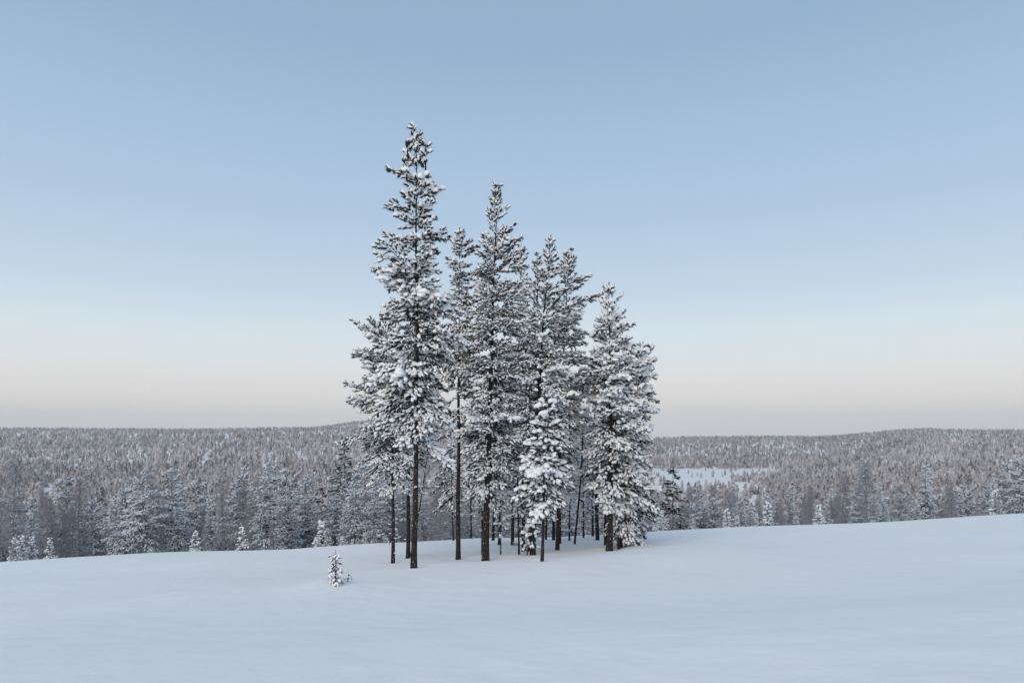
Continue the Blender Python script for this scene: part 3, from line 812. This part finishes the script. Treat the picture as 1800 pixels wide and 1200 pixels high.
R = np.random.default_rng(123)
for i in range(26):            # young growth breaking the line of the crest
    y = R.uniform(53.2, 57); px = R.choice([R.uniform(0, 690), R.uniform(1190, 1800)]); x = (px - PX0) / F * y
    kd = "snowy" if R.random() < .5 else "birch"
    z = R.uniform(.35, .8) if kd == "snowy" else R.uniform(.16, .32)
    side = ("beyond the photograph's left edge" if px < 550 else "left of the stand" if px < 900 else "right of the stand" if px < 1250 else "beyond the photograph's right edge")
    put(kd, int(R.integers(2)), x, y, z, R.uniform(0, 6.28), lab2=("small snow-caked spruce" if kd == "snowy" else "low rimed birch bush") + " on the snow crest, " + side)

# ------------------------------------------------------------------ far forest, one mass on the hills
def far_template(seed, kind):
    r = np.random.default_rng(seed); v, t = [], []
    if kind == "near":      # ragged star-shaped tiers for the wood on the valley floor
        m = 5
        for i in range(m):
            z0 = .04 + .80 * i / m; w = .20 * (1 - .80 * i / m) * r.uniform(.8, 1.15); k = len(v)
            for j in range(8):
                a = 6.283 * j / 8 + r.uniform(-.3, .3); q = w * (r.uniform(.85, 1.25) if j % 2 else r.uniform(.3, .55))
                v.append((q * math.cos(a), q * math.sin(a), z0 + r.uniform(-.05, .03) - (.03 if j % 2 else -.03)))
            v.append((r.normal(0, .012), r.normal(0, .012), min(1.0, z0 + .30 - .08 * i / m)))
            t += [(k + j, k + (j + 1) % 8, k + 8) for j in range(8)]
        return np.array(v), np.array(t)
    tiers = [(0.02, .66, .17), (.38, 1.0, .115)] if kind == "cone" else [(0.0, .7, .12), (.35, 1.0, .14)]
    for (z0, z1, w) in tiers:
        k = len(v)
        for j in range(5):
            a = 6.283 * j / 5 + r.uniform(-.3, .3); q = w * r.uniform(.7, 1.25)
            v.append((q * math.cos(a), q * math.sin(a), z0 + r.uniform(-.05, .05)))
        v.append((r.normal(0, .01), r.normal(0, .01), z1))
        t += [(k + j, k + (j + 1) % 5, k + 5) for j in range(5)]
    return np.array(v), np.array(t)

def far_forest():
    Rf = np.random.default_rng(9)
    pos, hts, kd, tint = [], [], [], []
    def belt(n, y0, y1, gap_ok, hmin, hmax):
        y = np.sqrt(Rf.uniform(y0 ** 2, y1 ** 2, n)); x = Rf.uniform(-.82, .82, n) * y
        px = PX0 + F * x / y
        ok = gap_ok(px, y, Rf.random(n)); x, y, px = x[ok], y[ok], px[ok]; m = len(x)
        cone = Rf.random(m) < np.clip(.35 + .35 * rolls(x, y, 160, 6) + .25 * smooth(700, 1100, y), .1, .9)
        pos.append(np.stack([x, y, ground_z(x, y, False) - .3], 1)); hts.append(Rf.uniform(hmin, hmax, m) * (1 + .18 * rolls(x, y, 90, 12))); kd.append(cone)
        c = np.where(cone[:, None], np.array([[.115, .10, .094]]), np.array([[.30, .26, .258]])) * Rf.uniform(.7, 1.3, (m, 1)) * (1 + .35 * rolls(x, y, 130, 14)[:, None])
        tint.append(c)
    clear = lambda px, y: (px > 1112 + 12 * np.sin(y / 40)) & (px < 1330 + 45 * np.sin(y / 55)) & (y > 450) & (y < 845)
    belt(4600, 190, 520, lambda px, y, r: ((~clear(px, y)) | (r < .09)) & ((px < 1120) | (px > 1270) | (r < .55)), 5, 8.5)
    belt(9000, 500, 1000, lambda px, y, r: (~clear(px, y)) | (r < .09), 4.5, 8)
    belt(9000, 950, 1750, lambda px, y, r: r < 1, 5, 8.5)
    belt(7500, 850, 1400, lambda px, y, r: (px > 1080) & (px < 1650), 5, 8.5)
    belt(500, 843, 870, lambda px, y, r: (px > 1120) & (px < 1520), 9, 14)
    belt(11000, 2000, 2450, lambda px, y, r: (px > 480) & (px < 790), 7, 11)
    pos, hts, kd, tint = np.concatenate(pos), np.concatenate(hts), np.concatenate(kd), np.concatenate(tint)
    vv, tt, cc, k = [], [], [], 0
    near = pos[:, 1] < 520
    for kind in ("cone", "spindle", "near"):
        temps = [far_template(i + {"cone": 0, "spindle": 10, "near": 20}[kind], kind) for i in range(4 if kind != "near" else 7)]
        sel = np.where(near if kind == "near" else (~near & (kd == (kind == "cone"))))[0]
        pick = Rf.integers(0, len(temps), len(sel))
        for i, (v, t) in enumerate(temps):
            s = sel[pick == i]; n = len(s); a = Rf.uniform(0, 6.28, n); wd = hts[s] * Rf.uniform(1.3, 2.3, n)
            ca, sa = np.cos(a)[:, None], np.sin(a)[:, None]
            w = np.stack([(v[None, :, 0] * ca - v[None, :, 1] * sa) * wd[:, None], (v[None, :, 0] * sa + v[None, :, 1] * ca) * wd[:, None], v[None, :, 2] * hts[s][:, None]], -1) + pos[s][:, None]
            vv.append(w.reshape(-1, 3)); tt.append((t[None] + (np.arange(n) * len(v))[:, None, None]).reshape(-1, 3) + k); k += n * len(v)
            cc.append(np.repeat(tint[s], len(v), 0))
    v, t, c = np.concatenate(vv), np.concatenate(tt), np.concatenate(cc)
    me = mesh_from("far_forest", v, t, M_WOOD, False)
    at = me.color_attributes.new("tint", 'FLOAT_COLOR', 'POINT')
    at.data.foreach_set("color", np.concatenate([c, np.ones((len(c), 1))], 1).astype(np.float32).ravel())
    o = add_obj("forest", me, None, "stuff")
    o["label"] = "far frosted forest covering the low hills to the horizon"; o["category"] = "forest"
    TRI[0] += len(t)
far_forest()

# ------------------------------------------------------------------ cold air between the eye and the hills
def haze():
    m = bpy.data.materials.new("cold_air"); m.use_nodes = True
    n, l = m.node_tree.nodes, m.node_tree.links
    n.clear()
    o = n.new("ShaderNodeOutputMaterial"); v = n.new("ShaderNodeVolumePrincipled")
    v.inputs["Color"].default_value = (0.95, 0.95, 0.97, 1)
    v.inputs["Density"].default_value = 0.00022
    v.inputs["Anisotropy"].default_value = 0.0
    l.new(v.outputs[0], o.inputs["Volume"])
    x, y0, y1, z0, z1 = 3100.0, -80.0, 3020.0, -90.0, 120.0
    vv = [(a, b, c) for c in (z0, z1) for (a, b) in ((-x, y0), (x, y0), (x, y1), (-x, y1))]
    q = [(0, 3, 2, 1), (4, 5, 6, 7), (0, 1, 5, 4), (1, 2, 6, 5), (2, 3, 7, 6), (3, 0, 4, 7)]
    t = [(f[0], f[1], f[2]) for f in q] + [(f[0], f[2], f[3]) for f in q]
    add_obj("haze", mesh_from("haze", vv, t, m, False), None, "stuff")
if HAZE: haze()

print("TRIS", TRI[0], "scatter", n1, n2, n3, n4)
